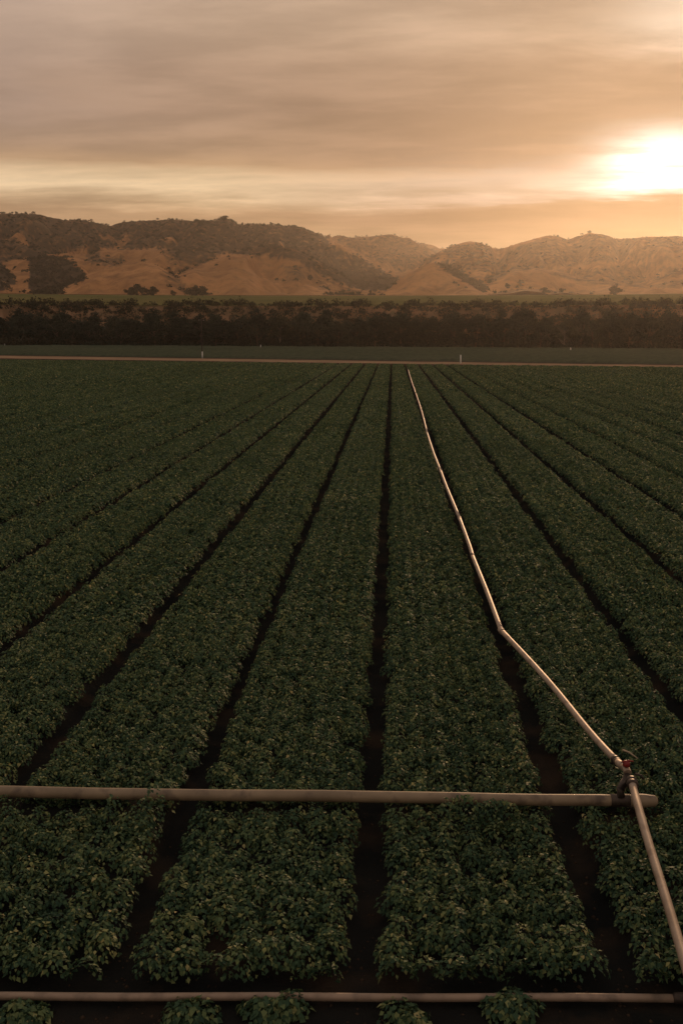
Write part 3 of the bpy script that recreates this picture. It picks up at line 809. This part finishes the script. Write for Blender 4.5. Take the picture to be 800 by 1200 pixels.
# the sun behind the gap between the two cloud sheets: wide along the horizon, low in height
rgt = Vector((math.cos(sun_az), -math.sin(sun_az), 0))
dr = nd('ShaderNodeVectorMath', operation='DOT_PRODUCT'); lk(nv.outputs[0], dr.inputs[0]); dr.inputs[1].default_value = tuple(rgt)
front = mrange(dp.outputs['Value'], .2, .6)
wob = ma('ADD', ma('MULTIPLY', ma('SUBTRACT', n2, .5), .075), ma('MULTIPLY', ma('SUBTRACT', n1, .5), .03))
brk = ma('MULTIPLY', mrange(n2, .34, .58, .42, 1.08), mrange(n1, .30, .5, .75, 1.05))
def glow(sh, sv, el0, az0=0.0):
    a_ = ma('DIVIDE', ma('SUBTRACT', dr.outputs['Value'], az0), sh); b_ = ma('DIVIDE', ma('SUBTRACT', ma('ADD', Z_, wob), el0), sv)
    q_ = ma('ADD', ma('MULTIPLY', a_, a_), ma('MULTIPLY', b_, b_))
    return ma('MULTIPLY', ma('EXPONENT', ma('MULTIPLY', q_, -1.0)), front)
def scale_c(c_, f):
    n_ = nd('ShaderNodeVectorMath', operation='SCALE'); n_.inputs[0].default_value = c_; lk(f, n_.inputs['Scale']); return n_.outputs[0]
def addc(a, b):
    n_ = nd('ShaderNodeVectorMath', operation='ADD'); lk(a, n_.inputs[0]); lk(b, n_.inputs[1]); return n_.outputs[0]
lower = mrange(ma('ADD', Z_, ma('MULTIPLY', wob, .45)), .1165, .1215)
s0 = math.sin(sun_el)
col = addc(col, scale_c((1.9, 1.85, 1.75), ma('MULTIPLY', ma('MULTIPLY', glow(.052, .022, s0+.002), lower), brk)))
col = addc(col, scale_c((.16, .18, .20), ma('MULTIPLY', glow(.20, .018, s0-.012), lower)))
col = addc(col, scale_c((.34, .32, .27), glow(.06, .017, .262, .012)))
col = addc(col, scale_c((.10, .07, .03), glow(.10, .012, .083, .03)))
# clear-sky part behind the thin cloud
sky = nd('ShaderNodeTexSky'); sky.sky_type = 'NISHITA'; sky.sun_disc = False
sky.sun_elevation = sun_el; sky.sun_rotation = sun_az
sky.air_density = 1.4; sky.dust_density = 3.0
bg1 = nd('ShaderNodeBackground'); lk(sky.outputs[0], bg1.inputs['Color']); bg1.inputs['Strength'].default_value = .05
bg2 = nd('ShaderNodeBackground'); lk(col, bg2.inputs['Color']); bg2.inputs['Strength'].default_value = 1.0
mx = nd('ShaderNodeMixShader'); mx.inputs[0].default_value = .95
lk(bg1.outputs[0], mx.inputs[1]); lk(bg2.outputs[0], mx.inputs[2])
wo = nd('ShaderNodeOutputWorld'); lk(mx.outputs[0], wo.inputs[0])
W.cycles.sampling_method = 'MANUAL'; W.cycles.sample_map_resolution = 1024

# ------------------------------------------------------------------ added haze volume, partly standing in for sun glare
zt_ = float(z2.max())+25
hx = np.array([(-5800, -5800, -1.1), (5800, -5800, -1.1), (5800, 5800, -1.1), (-5800, 5800, -1.1), (-5800, -5800, zt_), (5800, -5800, zt_), (5800, 5800, zt_), (-5800, 5800, zt_)])
hf = [(3, 2, 1, 0), (4, 5, 6, 7), (0, 1, 5, 4), (1, 2, 6, 5), (2, 3, 7, 6), (3, 0, 4, 7)]
Mh = MT('haze')
pv = Mh.n('ShaderNodeVolumePrincipled'); pv.inputs['Color'].default_value = (.95, .86, .76, 1); pv.inputs['Density'].default_value = .000060
pv.inputs['Anisotropy'].default_value = .75
Mh.l(pv.outputs[0], Mh.out.inputs['Volume'])
o = mesh_obj('haze', hx, hf, Mh.m); tag(o, 'thin warm evening haze over the fields and hills, partly standing in for sun glare', 'haze', kind='stuff')

# ------------------------------------------------------------------ render settings
SC.render.engine = 'CYCLES'
cy = SC.cycles
cy.use_denoising = True
try: cy.denoiser = 'OPENIMAGEDENOISE'
except Exception: pass
cy.max_bounces = 5; cy.diffuse_bounces = 2; cy.glossy_bounces = 2; cy.transmission_bounces = 2; cy.volume_bounces = 0; cy.transparent_max_bounces = 4
cy.caustics_reflective = False; cy.caustics_refractive = False
SC.view_settings.view_transform = 'Standard'
SC.view_settings.look = 'None'
SC.view_settings.exposure = 0; SC.view_settings.gamma = 1
SC.view_settings.use_curve_mapping = False
